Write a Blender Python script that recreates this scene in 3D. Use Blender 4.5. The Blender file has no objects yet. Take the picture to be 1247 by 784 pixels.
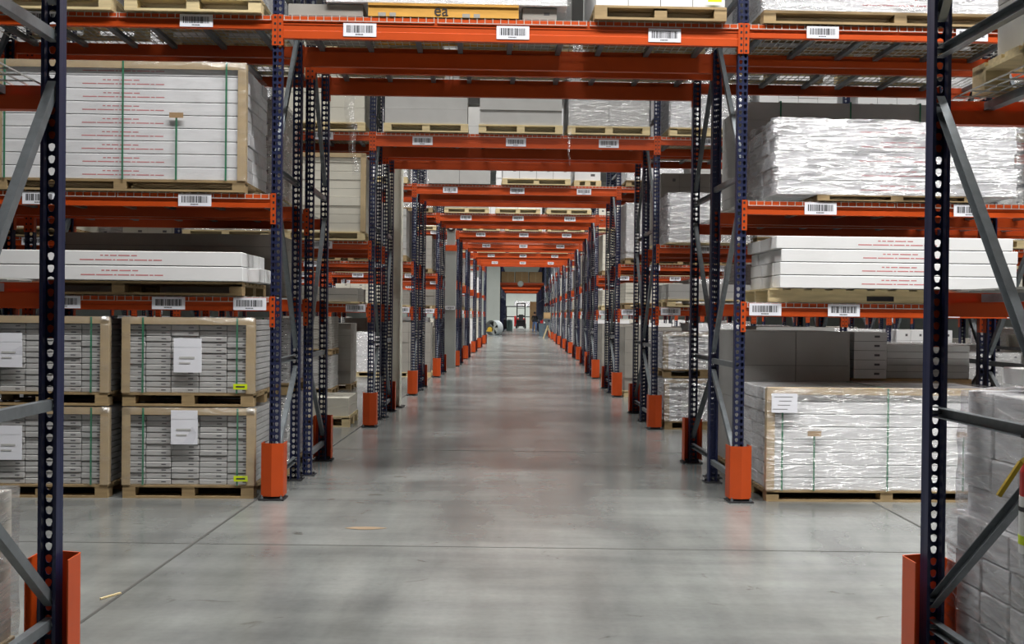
import bpy, bmesh, math, random
from mathutils import Vector, Matrix, noise
R = random.Random(7)
C = bpy.context.scene.collection
sc = bpy.context.scene

# ------------------------------------------------------------------ camera
F_PX, W_PX = 1300.0, 1247.0
cam_loc = Vector((.0915, 0, 1.486))
yaw, pitch, roll = .0081, -.0070, .0105
right = Vector((math.cos(yaw), math.sin(yaw), 0)); fwd = Vector((-math.sin(yaw), math.cos(yaw), 0)); up = Vector((0, 0, 1))
f2 = fwd*math.cos(pitch) + up*math.sin(pitch); u2 = -fwd*math.sin(pitch) + up*math.cos(pitch)
cr = right*math.cos(roll) + u2*math.sin(roll); cu = -right*math.sin(roll) + u2*math.cos(roll)
cd = bpy.data.cameras.new('camera'); cam = bpy.data.objects.new('camera', cd); C.objects.link(cam)
cam.matrix_world = Matrix(((cr.x, cu.x, -f2.x, cam_loc.x), (cr.y, cu.y, -f2.y, cam_loc.y), (cr.z, cu.z, -f2.z, cam_loc.z), (0, 0, 0, 1)))
cd.sensor_width = 36; cd.lens = F_PX*36/W_PX; cd.clip_start = .1; cd.clip_end = 400
sc.camera = cam

# ------------------------------------------------------------------ world, exposure, lights
sc.view_settings.view_transform = 'Standard'; sc.view_settings.look = 'None'
sc.view_settings.gamma = 1; sc.view_settings.use_curve_mapping = False
sc.view_settings.exposure = -0.12
sc.cycles.diffuse_bounces = 2
w = bpy.data.worlds.new('world'); sc.world = w; w.use_nodes = True
w.node_tree.nodes['Background'].inputs[0].default_value = (.75, .82, .9, 1)
w.node_tree.nodes['Background'].inputs[1].default_value = .0
ROWS = {0: 4.54-2.22, 1: 8.563, 2: 14.0, 3: 19.486, 4: 25.063, 5: 30.3, 6: 35.2, 7: 41.0, 8: 46.6, 9: 53.0}
# lamp rows over the aisles, first two added to light the near floor: distance, power, centre, length
LIGHTS = [(-3.5, 40, 2, 18), (1.2, 80, 6, 12), (6.3, 1230, 4.6, 16), (12.4, 560, 4, 22), (17.85, 850, 4, 24), (23.3, 950, 4, 24), (28.6, 1000, 3, 24), (33.8, 950, 3, 24), (39.2, 1050, 2, 24), (44.9, 1050, 2, 24), (51.0, 1100, 2, 24), (57.5, 1500, 0, 24), (65, 1400, 0, 24), (72, 1000, 0, 24), (86, 1500, 0, 24), (100, 1500, 0, 24), (113, 2400, 0, 24), (122, 2400, 0, 24)]
for i, (y, p, lx, ln) in enumerate(LIGHTS):
    l = bpy.data.lights.new('aisle_and_fill_light', 'AREA'); l.shape = 'RECTANGLE'; l.size = ln; l.size_y = .5; l.energy = p*1.25; l.spread = math.radians(125)
    l.color = (1, .99, .965)
    o = bpy.data.objects.new('aisle_and_fill_light', l); o.location = (lx, y, 8.6); C.objects.link(o)

# ------------------------------------------------------------------ materials
def mat(name, col, rough=.6, metal=0, var=.08, scale=6, bump=0, bscale=40, stretch=(1, 1, 1), spec=.5, col2=None):
    m = bpy.data.materials.new(name); m.use_nodes = True; t = m.node_tree; b = t.nodes['Principled BSDF']
    b.inputs['Roughness'].default_value = rough; b.inputs['Metallic'].default_value = metal
    b.inputs['Specular IOR Level'].default_value = spec
    tc = t.nodes.new('ShaderNodeTexCoord'); mp = t.nodes.new('ShaderNodeMapping'); mp.inputs['Scale'].default_value = stretch
    oi = t.nodes.new('ShaderNodeObjectInfo')
    ad = t.nodes.new('ShaderNodeVectorMath'); ad.operation = 'ADD'
    t.links.new(tc.outputs['Object'], ad.inputs[0]); t.links.new(oi.outputs['Location'], ad.inputs[1])
    t.links.new(ad.outputs[0], mp.inputs[0])
    n = t.nodes.new('ShaderNodeTexNoise'); n.inputs['Scale'].default_value = scale; n.inputs['Detail'].default_value = 4
    t.links.new(mp.outputs[0], n.inputs['Vector'])
    r = t.nodes.new('ShaderNodeValToRGB'); r.color_ramp.elements[0].position = .3; r.color_ramp.elements[1].position = .7
    c2 = col2 or tuple(min(1, c*(1+var)) for c in col)
    r.color_ramp.elements[0].color = (*[c*(1-var) for c in col], 1); r.color_ramp.elements[1].color = (*c2, 1)
    t.links.new(n.outputs['Fac'], r.inputs[0]); t.links.new(r.outputs[0], b.inputs['Base Color'])
    if bump:
        n2 = t.nodes.new('ShaderNodeTexNoise'); n2.inputs['Scale'].default_value = bscale; n2.inputs['Detail'].default_value = 3
        t.links.new(mp.outputs[0], n2.inputs['Vector'])
        bp = t.nodes.new('ShaderNodeBump'); bp.inputs['Strength'].default_value = bump; bp.inputs['Distance'].default_value = .0
        t.links.new(n2.outputs['Fac'], bp.inputs['Height']); t.links.new(bp.outputs[0], b.inputs['Normal'])
    return m
def srgb(r, g, b):
    return tuple(((c/255+.055)/1.055)**2.4 if c > 10 else c/255/12.92 for c in (r, g, b))
M = {}
M['orange'] = mat('orange_paint', srgb(192, 72, 16), .42, 0, .07, 5)
M['navy'] = mat('navy_paint', srgb(24, 32, 66), .45, 0, .1, 8)
M['galv'] = mat('galvanised_steel', srgb(120, 126, 130), .42, .5, .12, 20)
M['wire'] = mat('zinc_wire', srgb(205, 205, 200), .4, .3, .05, 20)
M['darksteel'] = mat('dark_steel', srgb(45, 45, 48), .5, .3, .1, 10)
M['pine'] = mat('pale_pine', srgb(220, 200, 154), .75, 0, .12, 5, .15, 30, (1, 8, 8))
M['oldpine'] = mat('weathered_pine', srgb(160, 136, 98), .8, 0, .18, 5, .2, 30, (1, 8, 8))
M['mustard'] = mat('mustard_painted_wood', srgb(214, 160, 70), .7, 0, .1, 5, .1, 30, (1, 6, 6))
M['white'] = mat('white_carton_board', srgb(232, 232, 232), .6, 0, .03, 3)
M['grey'] = mat('grey_carton_board', srgb(188, 187, 184), .7, 0, .06, 4)
M['cream'] = mat('cream_carton_board', srgb(214, 210, 196), .7, 0, .04, 4)
M['dull'] = mat('dull_grey_board', srgb(158, 154, 146), .75, 0, .08, 4)
M['brown'] = mat('brown_cardboard', srgb(178, 146, 104), .8, 0, .08, 5)
M['edge'] = mat('brown_edge_board', srgb(186, 164, 128), .75, 0, .08, 8)
M['green'] = mat('green_strap', srgb(48, 122, 88), .45, 0, .08, 10)
M['paper'] = mat('white_paper', srgb(236, 237, 244), .7, 0, .03, 6, .3, 12)
M['lime'] = mat('lime_sticker', srgb(206, 226, 20), .5, 0, .03, 10)
M['ink'] = mat('black_ink', srgb(46, 46, 50), .6, 0, .05, 10)
M['greyink'] = mat('grey_ink', srgb(96, 94, 96), .6, 0, .05, 10)
M['redink'] = mat('red_ink', srgb(204, 128, 130), .6, 0, .1, 30)
M['gap'] = mat('carton_seam', srgb(96, 94, 92), .8, 0, .05, 10)
M['column'] = mat('grey_painted_steel', srgb(150, 154, 150), .5, 0, .05, 2)
M['palecol'] = mat('cream_painted_steel', srgb(226, 226, 212), .55, 0, .05, 2)
M['wall'] = mat('pale_wall_panel', srgb(186, 192, 186), .7, 0, .04, 1)
M['ceil'] = mat('grey_ceiling', srgb(90, 92, 92), .8, 0, .03, 1)
M['black'] = mat('black_rubber', srgb(26, 26, 28), .6, 0, .1, 10)
M['denim'] = mat('blue_denim', srgb(96, 124, 168), .8, 0, .1, 20)
M['jacket'] = mat('dark_jacket', srgb(34, 34, 40), .8, 0, .1, 20)
M['skin'] = mat('skin', srgb(190, 146, 120), .6, 0, .05, 10)
M['hair'] = mat('dark_hair', srgb(44, 36, 30), .7, 0, .1, 20)
M['binblue'] = mat('blue_grey_plastic', srgb(104, 122, 134), .5, 0, .05, 4)
M['teal'] = mat('teal_plastic', srgb(110, 140, 136), .5, 0, .05, 4)
M['drum'] = mat('white_drum_steel', srgb(196, 204, 206), .4, .2, .05, 4)
M['yellow'] = mat('yellow_paint', srgb(214, 176, 60), .5, 0, .08, 6)
M['red'] = mat('red_paint', srgb(196, 30, 30), .35, 0, .04, 6)
M['olive'] = mat('yellow_strap', srgb(190, 160, 40), .5, 0, .1, 10)
M['bright'] = mat('white_plastic', srgb(250, 250, 250), .4, 0, .01, 3)

def film(name, fac, tint, rough, stretch, bscale=9, bstr=.9):
    m = bpy.data.materials.new(name); m.use_nodes = True; t = m.node_tree
    for n in list(t.nodes):
        if n.type != 'OUTPUT_MATERIAL': t.nodes.remove(n)
    out = [n for n in t.nodes if n.type == 'OUTPUT_MATERIAL'][0]
    tr = t.nodes.new('ShaderNodeBsdfTransparent'); tr.inputs[0].default_value = (*tint, 1)
    gl = t.nodes.new('ShaderNodeBsdfGlossy'); gl.inputs['Roughness'].default_value = rough; gl.inputs[0].default_value = (1, 1, 1, 1)
    df = t.nodes.new('ShaderNodeBsdfDiffuse'); df.inputs[0].default_value = (.8, .8, .82, 1)
    mx0 = t.nodes.new('ShaderNodeMixShader'); mx0.inputs[0].default_value = .22
    mx = t.nodes.new('ShaderNodeMixShader')
    tc = t.nodes.new('ShaderNodeTexCoord'); mp = t.nodes.new('ShaderNodeMapping'); mp.inputs['Scale'].default_value = stretch
    mp.inputs['Rotation'].default_value = (0, .12, 0)
    n2 = t.nodes.new('ShaderNodeTexNoise'); n2.inputs['Scale'].default_value = bscale; n2.inputs['Detail'].default_value = 5; n2.inputs['Distortion'].default_value = .6
    bp = t.nodes.new('ShaderNodeBump'); bp.inputs['Strength'].default_value = bstr; bp.inputs['Distance'].default_value = .05
    t.links.new(tc.outputs['Object'], mp.inputs[0]); t.links.new(mp.outputs[0], n2.inputs['Vector'])
    t.links.new(n2.outputs['Fac'], bp.inputs['Height']); t.links.new(bp.outputs[0], gl.inputs['Normal']); t.links.new(bp.outputs[0], df.inputs['Normal'])
    r = t.nodes.new('ShaderNodeMapRange'); r.inputs['From Min'].default_value = .4; r.inputs['From Max'].default_value = .68
    r.inputs['To Min'].default_value = fac*.35; r.inputs['To Max'].default_value = fac*1.9
    t.links.new(n2.outputs['Fac'], r.inputs['Value']); t.links.new(r.outputs[0], mx.inputs[0])
    t.links.new(gl.outputs[0], mx0.inputs[1]); t.links.new(df.outputs[0], mx0.inputs[2])
    t.links.new(tr.outputs[0], mx.inputs[1]); t.links.new(mx0.outputs[0], mx.inputs[2]); t.links.new(mx.outputs[0], out.inputs[0])
    return m
M['film'] = film('stretch_film', .2, (.96, .96, .97), .2, (.8, .8, 5), 9, .8)
M['smoothfilm'] = film('taut_film', .1, (.97, .97, .98), .25, (.8, .8, 3), 5, .35)
M['heavyfilm'] = film('crinkled_film', .36, (.9, .9, .92), .18, (.7, .7, 4), 8, 1.0)

def floor_mat():
    m = bpy.data.materials.new('worn_concrete'); m.use_nodes = True; t = m.node_tree; b = t.nodes['Principled BSDF']; L = t.links.new
    tc = t.nodes.new('ShaderNodeTexCoord')
    def nz(scale, st, detail=5, dist=0):
        mp = t.nodes.new('ShaderNodeMapping'); mp.inputs['Scale'].default_value = st
        n = t.nodes.new('ShaderNodeTexNoise'); n.inputs['Scale'].default_value = scale; n.inputs['Detail'].default_value = detail; n.inputs['Distortion'].default_value = dist
        L(tc.outputs['Object'], mp.inputs[0]); L(mp.outputs[0], n.inputs['Vector']); return n.outputs['Fac']
    def ramp(v, p0, p1, c0, c1):
        r = t.nodes.new('ShaderNodeValToRGB'); r.color_ramp.elements[0].position = p0; r.color_ramp.elements[1].position = p1
        r.color_ramp.elements[0].color = (*c0, 1); r.color_ramp.elements[1].color = (*c1, 1); L(v, r.inputs[0]); return r.outputs[0]
    def mixc(a, bb, mode='MULTIPLY', f=1):
        x = t.nodes.new('ShaderNodeMixRGB'); x.blend_type = mode; x.inputs[0].default_value = f; L(a, x.inputs[1]); L(bb, x.inputs[2]); return x.outputs[0]
    base = ramp(nz(.7, (1, 1, 1), 6, .3), .3, .7, srgb(120, 122, 119), srgb(143, 145, 142))
    c = mixc(base, ramp(nz(1.1, (1, .35, 1), 5, .6), .35, .6, (.66, .66, .67), (1, 1, 1)))
    c = mixc(c, ramp(nz(5, (1, .12, 1), 4), .3, .6, (.86, .86, .86), (1.0, 1.0, 1.0)))
    c = mixc(c, ramp(nz(3, (.2, 1.2, 1), 4), .3, .62, (.76, .76, .77), (1.0, 1.0, 1.0)))
    c = mixc(c, ramp(nz(26, (1, 1, 1), 6), .3, .6, (.93, .93, .93), (1, 1, 1)))
    c = mixc(c, ramp(nz(3.3, (1, 1.4, 1), 6, 1.2), .26, .33, (.55, .52, .48), (1, 1, 1)))
    L(c, b.inputs['Base Color'])
    rr = t.nodes.new('ShaderNodeMapRange'); rr.inputs['To Min'].default_value = .12; rr.inputs['To Max'].default_value = .32
    L(nz(1.6, (1, .5, 1)), rr.inputs['Value']); L(rr.outputs[0], b.inputs['Roughness']); b.inputs['Specular IOR Level'].default_value = .45
    bp = t.nodes.new('ShaderNodeBump'); bp.inputs['Strength'].default_value = .08; bp.inputs['Distance'].default_value = .01
    L(nz(9, (1, 1, 1), 3), bp.inputs['Height']); L(bp.outputs[0], b.inputs['Normal'])
    return m
M['floor'] = floor_mat()
M['joint'] = mat('joint_sealant', srgb(70, 69, 66), .8, 0, .1, 3)
M['stain'] = mat('floor_stain', srgb(136, 116, 92), .7, 0, .1, 10)

# ------------------------------------------------------------------ mesh helpers
class MB:
    def __init__(s): s.v = []; s.f = []; s.m = []
    def box(s, x0, x1, y0, y1, z0, z1, mi=0):
        n = len(s.v)
        s.v += [(x0, y0, z0), (x1, y0, z0), (x1, y1, z0), (x0, y1, z0), (x0, y0, z1), (x1, y0, z1), (x1, y1, z1), (x0, y1, z1)]
        s.f += [tuple(n+i for i in q) for q in ((0, 3, 2, 1), (4, 5, 6, 7), (0, 1, 5, 4), (1, 2, 6, 5), (2, 3, 7, 6), (3, 0, 4, 7))]; s.m += [mi]*6
        return s
    def bar(s, a, b, w, h, mi=0):
        a = Vector(a); b = Vector(b); d = (b-a).normalized(); x = Vector((1, 0, 0)) if abs(d.x) < .9 else Vector((0, 1, 0))
        y = d.cross(x).normalized(); x = y.cross(d).normalized(); n = len(s.v)
        for p in (a, b):
            for i, j in ((-1, -1), (1, -1), (1, 1), (-1, 1)): s.v.append(tuple(p + x*i*w/2 + y*j*h/2))
        s.f += [tuple(n+i for i in q) for q in ((0, 1, 2, 3), (7, 6, 5, 4), (0, 4, 5, 1), (1, 5, 6, 2), (2, 6, 7, 3), (3, 7, 4, 0))]; s.m += [mi]*6
        return s
    def tube(s, pts, rs, seg=16, mi=0, caps=True):
        n = len(s.v); P = [Vector(p) for p in pts]
        for i, p in enumerate(P):
            d = (P[min(i+1, len(P)-1)] - P[max(i-1, 0)])
            d = d.normalized() if d.length > 1e-9 else Vector((0, 0, 1))
            if i and i < len(P)-1 and False: pass
            x = Vector((1, 0, 0)) if abs(d.x) < .9 else Vector((0, 1, 0)); y = d.cross(x).normalized(); x = y.cross(d).normalized()
            for k in range(seg):
                a = 2*math.pi*k/seg; s.v.append(tuple(p + (x*math.cos(a)+y*math.sin(a))*rs[i]))
        for i in range(len(P)-1):
            for k in range(seg):
                a = n+i*seg+k; b = n+i*seg+(k+1) % seg; s.f.append((a, b, b+seg, a+seg)); s.m.append(mi)
        if caps:
            s.f.append(tuple(n+k for k in reversed(range(seg)))); s.f.append(tuple(n+(len(P)-1)*seg+k for k in range(seg))); s.m += [mi]*2
        return s
    def mesh(s, name, mats):
        me = bpy.data.meshes.new(name); me.from_pydata(s.v, [], s.f)
        for m in (mats if isinstance(mats, (list, tuple)) else [mats]): me.materials.append(m)
        me.polygons.foreach_set('material_index', s.m); me.update(); return me
def obj(name, me, parent=None, loc=(0, 0, 0), rz=0, label=None):
    o = bpy.data.objects.new(name, me); C.objects.link(o); o.location = loc; o.rotation_euler = (0, 0, rz)
    if parent: o.parent = parent
    if label: o['label'] = label
    return o
def tag(o, label, cat, group=None, kind=None):
    o['label'] = label; o['category'] = cat
    if group: o['group'] = group
    if kind: o['kind'] = kind
    return o
def thing(name, label, cat, loc=(0, 0, 0), rz=0, group=None):
    return tag(obj(name, None, None, loc, rz), label, cat, group)
def struct(name, me, loc=(0, 0, 0)):
    o = obj(name, me, None, loc); o['kind'] = 'structure'; return o
_cache = {}
def cached(key, fn):
    if key not in _cache: _cache[key] = fn()
    return _cache[key]
KROT = math.atan(.0386)
def at(row, x, dy, z=0):                       # rack coordinates to world
    y0 = ROWS[row] if not isinstance(row, float) else row
    off = 2.22 if row == 0 else (1.72 if dy > 1.1 else 0)
    x0 = .15 if (row if isinstance(row, int) else row/5) > 4 else 0
    return (x0+x*math.cos(KROT)-(dy-off)*math.sin(KROT), y0+x*math.sin(KROT)+dy*math.cos(KROT), z)
def bevel_mesh(me, off, seg=1):
    bm = bmesh.new(); bm.from_mesh(me); bmesh.ops.bevel(bm, geom=bm.edges[:], offset=off, segments=seg, affect='EDGES', clamp_overlap=True); bm.to_mesh(me); bm.free(); return me

# ------------------------------------------------------------------ building shell
m = MB().box(-24, 24, -14, 128, -.2, 0); struct('floor', m.mesh('floor', M['floor']))
m = MB()
for y in [2.0+4.8*i for i in range(0, 24)]: m.box(-24, 24, y-.006, y+.006, .0004, .0012)
struct('trim_1', m.mesh('trim_1', M['joint']))
m = MB()
for x in (-11.8, -6.9, -1.985, 2.96, 7.9, 12.8): m.box(x-.009, x+.009, -14, 128, .0013, .0021)
struct('trim_2', m.mesh('trim_2', M['joint']))
m = MB().box(-24, 24, -14, 128, 10, 10.2); struct('ceiling', m.mesh('ceiling', M['ceil']))
struct('wall_left', MB().box(-24.2, -24, -14, 128, 0, 10).mesh('wall_left', M['wall']))
struct('wall_right', MB().box(24, 24.2, -14, 128, 0, 10).mesh('wall_right', M['wall']))
struct('wall_back', MB().box(-24, 24, 128, 128.2, 0, 10).mesh('wall_back', M['wall']))
struct('wall_front', MB().box(-24, 24, -14.2, -14, 0, 10).mesh('wall_front', M['wall']))
m = MB().box(-6, -1.42, 77, 77.3, 0, 10)
for k in range(9): m.box(-6+.52*k, -5.97+.52*k, 76.98, 77, 0, 10)
struct('wall_far_left', m.mesh('wall_far_left', M['wall']))
m = MB()
for x in (-16, -8, 0, 8, 16): m.bar((x, -14, 9.85), (x, 128, 9.85), .2, .3)
for y in range(-12, 128, 6): m.bar((-24, y, 9.6), (24, y, 9.6), .12, .25)
struct('trim_3', m.mesh('trim_3', M['column']))

# ------------------------------------------------------------------ rack parts
PH = 5.6; PITCH = .0508; BW = 2.515; TW = 1.865; DEP = 1.0
def post_mesh():
    m = MB(); n = int(PH/PITCH)
    def add(pts):
        k = len(m.v); m.v += pts; return k
    hole = [(0, .0435), (.0125, .038), (.014, .028), (.0085, .012), (0, .0085), (-.0085, .012), (-.014, .028), (-.0125, .038)]
    for side in (0, 1):
        x0, x1 = (-.038, 0) if side == 0 else (0, .038); cx = (x0+x1)/2
        for i in range(n):
            z = i*PITCH
            outer = [(cx, z+PITCH), (x1, z+PITCH), (x1, z+.027), (x1, z), (cx, z), (x0, z), (x0, z+.027), (x0, z+PITCH)]
            a = add([(p[0], 0, p[1]) for p in outer]); b = add([(cx+h[0], 0, z+h[1]) for h in hole])
            for k in range(8): m.f.append((a+k, a+(k+1) % 8, b+(k+1) % 8, b+k)); m.m.append(0)
    H = n*PITCH
    for s in (-1, 1):
        a = add([(s*.038, 0, 0), (s*.038, .07, 0), (s*.024, .07, 0), (s*.038, 0, H), (s*.038, .07, H), (s*.024, .07, H)])
        m.f += [(a, a+1, a+4, a+3), (a+1, a+2, a+5, a+4)]; m.m += [0, 0]
    me = m.mesh('upright_post', M['navy']); bm = bmesh.new(); bm.from_mesh(me)
    bmesh.ops.remove_doubles(bm, verts=bm.verts, dist=.0004)
    bmesh.ops.recalc_face_normals(bm, faces=bm.faces)
    bmesh.ops.solidify(bm, geom=bm.faces[:], thickness=.0025); bm.to_mesh(me); bm.free(); return me
POST = post_mesh()
m = MB().box(-.075, .075, -.05, .12, 0, .008)
for sx in (-1, 1):
    m.tube([(sx*.058, .03, .008), (sx*.058, .03, .03)], [.01, .01], 8)
PLATE = m.mesh('base_plate', M['darksteel'])
BR = {}
IN, OU = DEP-.035, .035
def brace_mesh(y0, z0, y1, z1):                # C-channel strut lying between the post flanges
    m = MB(); a = Vector((0, y0, z0)); b = Vector((0, y1, z1)); d = (b-a).normalized(); nrm = d.cross(Vector((1, 0, 0))).normalized()
    for off, w_, h_ in ((0, .004, .044),):
        m.bar(a+Vector((-.017, 0, 0)), b+Vector((-.017, 0, 0)), w_, h_)
    for s in (-1, 1): m.bar(a+nrm*s*.021, b+nrm*s*.021, .034, .003)
    for p in (a+d*.03, b-d*.03): m.tube([p+Vector((-.026, 0, 0)), p+Vector((.024, 0, 0))], [.008, .008], 8)
    return m.mesh('frame_brace', M['galv'])
BRACES = [(OU, .18, IN, .18), (OU, .27, IN, 1.0), (OU, 1.09, IN, 1.09), (IN, 1.18, OU, 2.42), (OU, 2.62, IN, 2.62), (OU, 2.76, IN, 3.98), (OU, 4.1, IN, 4.1), (IN, 4.2, OU, 5.3)]
BM = [brace_mesh(*b) for b in BRACES]
def beam_mesh(L, h):                           # step beam: outer face at y=0, ledge on the inner side; ribs pressed along the face
    m = MB(); prof = [(0, 0), (.05, 0), (.05, h-.045), (.026, h-.045), (.026, h), (0, h), (0, h*.62), (.004, h*.6), (.004, h*.36), (0, h*.34)]
    n = len(prof)
    for x in (0, L): m.v += [(x, p[0], p[1]) for p in prof]
    for k in range(n): m.f.append((k, (k+1) % n, n+(k+1) % n, n+k)); m.m.append(0)
    m.f += [tuple(reversed(range(n))), tuple(range(n, 2*n))]; m.m += [0, 0]
    me = m.mesh('beam', M['orange']); bm = bmesh.new(); bm.from_mesh(me); bmesh.ops.recalc_face_normals(bm, faces=bm.faces); bm.to_mesh(me); bm.free(); return me
def conn_mesh(side, h):                        # plate hooked on half the post face, with its slots
    m = MB(); s = side; z0, z1 = h-.235, h+.01; x0, x1 = sorted((s*.002, s*.040))
    m.box(x0, x1, -.007, -.003, z0, z1); xa, xb = sorted((s*.039, s*.044)); m.box(xa, xb, -.007, .05, z0, z1)
    for i in range(5):
        z = z0+.022+i*.05; xc = s*.02; m.box(xc-.008, xc+.008, -.0082, -.0068, z-.009, z+.009, 1)
    return m.mesh('beam_connector', [M['orange'], M['darksteel']])
def label_mesh(seed, w_=.26, h_=.1):
    r = random.Random(seed); m = MB(); m.box(-w_/2, w_/2, -.003, 0, 0, h_); x = -w_*.4
    while x < w_*.4:
        bw = r.choice((.002, .003, .005, .008)); m.box(x, min(x+bw, w_*.4), -.0038, -.003, h_*.28, h_*.82, 1); x += bw+r.choice((.002, .003, .004, .006))
    x = -w_*.13
    while x < w_*.1: m.box(x, x+.006, -.0038, -.003, h_*.1, h_*.19, 1); x += .009
    return m.mesh('barcode_label', [M['paper'], M['ink']])
LBL = [label_mesh(s, .26, .098) for s in range(4)]
LBLT = [label_mesh(s+9, .262, .108) for s in range(4)]
def deck_mesh(w_, fine=True):
    m = MB(); D = DEP; t = .0055
    n = int(round(w_/.064))
    for i in range(n+1):
        x = -w_/2+t+(w_-2*t)*i/n
        m.bar((x, -.006, 0), (x, D+.006, 0), t, t); m.box(x-t/2, x+t/2, -.009, -.0045, -.042, .002); m.box(x-t/2, x+t/2, D+.0045, D+.009, -.042, .002)
    k = 9
    for j in range(k+1):
        y = D*j/k; m.bar((-w_/2, y, -.006), (w_/2, y, -.006), t, t)
    for y in (-.011, D+.011): m.bar((-w_/2, y, -.04), (w_/2, y, -.04), t, t)
    for x in (-w_*.36, 0, w_*.36): m.box(x-.022, x+.022, .03, D-.03, -.046, -.012, 1)
    return m.mesh('wire_deck', [M['wire'], M['galv']])
DECKS, DECKT = deck_mesh(1.2), deck_mesh(1.2)
LV = {1: 1.60, 2: 2.42, 3: 3.84}; BH = .104; TBH = .175
BEAMS = beam_mesh(BW-.08, BH); BEAMT = beam_mesh(2*TW-.08, TBH)
CONN = {(s, h): conn_mesh(s, h) for s in (-1, 1) for h in (BH, TBH)}

def rack(row, base_dy, outer_near, nb, label, levels_side=(1, 2, 3), tunnel=True, tw=TW, lab=True, decks=True, bays=(-1, 1), halfn=None):
    """one run of racking; outer_near: its aisle face looks towards the camera"""
    x_, y_, _ = at(row, 0, base_dy if outer_near else base_dy+DEP)
    root = thing('pallet_rack', label, 'rack', (x_, y_, 0), KROT + (0 if outer_near else math.pi), 'rows of pallet racking across the aisle')
    sgn = 1 if outer_near else -1
    beamT = BEAMT if tw == TW else cached(('bt', tw), lambda: beam_mesh(2*tw-.08, TBH))
    xs = []
    for s in bays:
        for b in range(nb+1): xs.append(s*(tw+b*BW))
    for x in sorted(xs):
        for y, rz in ((0, 0), (DEP, math.pi)):
            p = obj('upright_post', POST, root, (x, y, .008), rz); obj('base_plate', PLATE, p, (0, 0, -.008))
        for bm_ in (BM if row < 5 else BM[:6]): obj('frame_brace', bm_, root, (x, 0, 0))
    def beam(x0, x1, z, h, me, labs, lset):
        for y, rz in ((0, 0), (DEP, math.pi)):
            xa = x0 if rz == 0 else x1
            b = obj('beam', me, root, (xa+(.04 if rz == 0 else -.04), y-(.004 if rz == 0 else -.004), z-h), rz)
            L = (x1-x0)-.08
            obj('beam_connector', CONN[(1, h)], b, (-.04, 0, 0)); obj('beam_connector', CONN[(-1, h)], b, (L+.04, 0, 0))
            if rz == 0 and outer_near and lab:
                for q, lx in enumerate(labs): obj('barcode_label', lset[q % 4], b, (lx, -.0085 if h == BH else -.001, .003 if h == BH else .022))
    if tunnel:
        beam(-tw, tw, LV[3], TBH, beamT, [w_*(tw/TW) for w_ in (.61, 1.83, 3.05)], LBLT)
        if decks:
            for k in (-1, 0, 1): obj('wire_deck', DECKT, root, (k*1.22*tw/TW, 0, LV[3]+.006))
    for s in bays:
        for b in range(nb):
            a = tw+b*BW; x0, x1 = (a, a+BW) if s > 0 else (-a-BW, -a)
            for l in levels_side:
                labs = [.6, 1.82] if l > 1 else [.16, .8, 1.62, 2.27]
                if s < 0 or not outer_near: labs = [BW-.08-q for q in labs]
                beam(x0, x1, LV[l], BH, BEAMS, labs, LBL)
                if decks:
                    for k in (-1, 1): obj('wire_deck', DECKS, root, ((x0+x1)/2+k*.605, 0, LV[l]+.006))
    return root
def guard_meshes():
    m = MB(); pr = [(-.09, .13), (-.09, .0), (-.085, -.02), (0, -.045), (.085, -.02), (.09, 0), (.09, .13)]; t = 4
    inner = [(-.084, .13), (-.084, .002), (-.081, -.014), (0, -.039), (.081, -.014), (.084, .002), (.084, .13)]
    n = len(pr)
    for z in (.03, .45): m.v += [(p[0], p[1]-.06, z) for p in pr] + [(p[0], p[1]-.06, z) for p in inner]
    for k in range(n-1):
        m.f += [(k, k+1, 2*n+k+1, 2*n+k), (n+k+1, n+k, 3*n+k, 3*n+k+1), (2*n+k, 2*n+k+1, 3*n+k+1, 3*n+k), (k+1, k, n+k, n+k+1)]; m.m += [0]*4
    m.f += [(0, 2*n, 3*n, n), (n-1, 2*n-1, 4*n-1, 3*n-1)]; m.m += [0, 0]
    g = m.mesh('guard_shell', M['orange'])
    b = MB().box(-.1, .1, -.12, .07, 0, .012); b.box(-.083, .083, -.075, -.06, .012, .032, 0)
    base = b.mesh('guard_base', M['darksteel'])
    bt = MB().tube([(0, 0, .012), (0, 0, .026)], [.011, .011], 6).tube([(0, 0, .026), (0, 0, .042)], [.005, .005], 6).mesh('anchor_bolt', M['galv'])
    return g, base, bt
GS, GB, GBT = guard_meshes()
ORD = {1: 'first', 2: 'second', 3: 'third', 4: 'fourth', 5: 'fifth', 6: 'sixth', 7: 'seventh', 8: 'eighth', 9: 'ninth', 10: 'tenth', 11: 'eleventh', 12: 'twelfth'}
def guard(row, x, dy, flip, label):
    g = thing('column_guard', label, 'column guard', at(row, x, dy), KROT+(math.pi if flip else 0), 'orange column guards along the aisle')
    obj('guard_shell', GS, g); obj('guard_base', GB, g)
    for sx in (-.075, .075): obj('anchor_bolt', GBT, g, (sx, -.1, 0))
    return g

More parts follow.
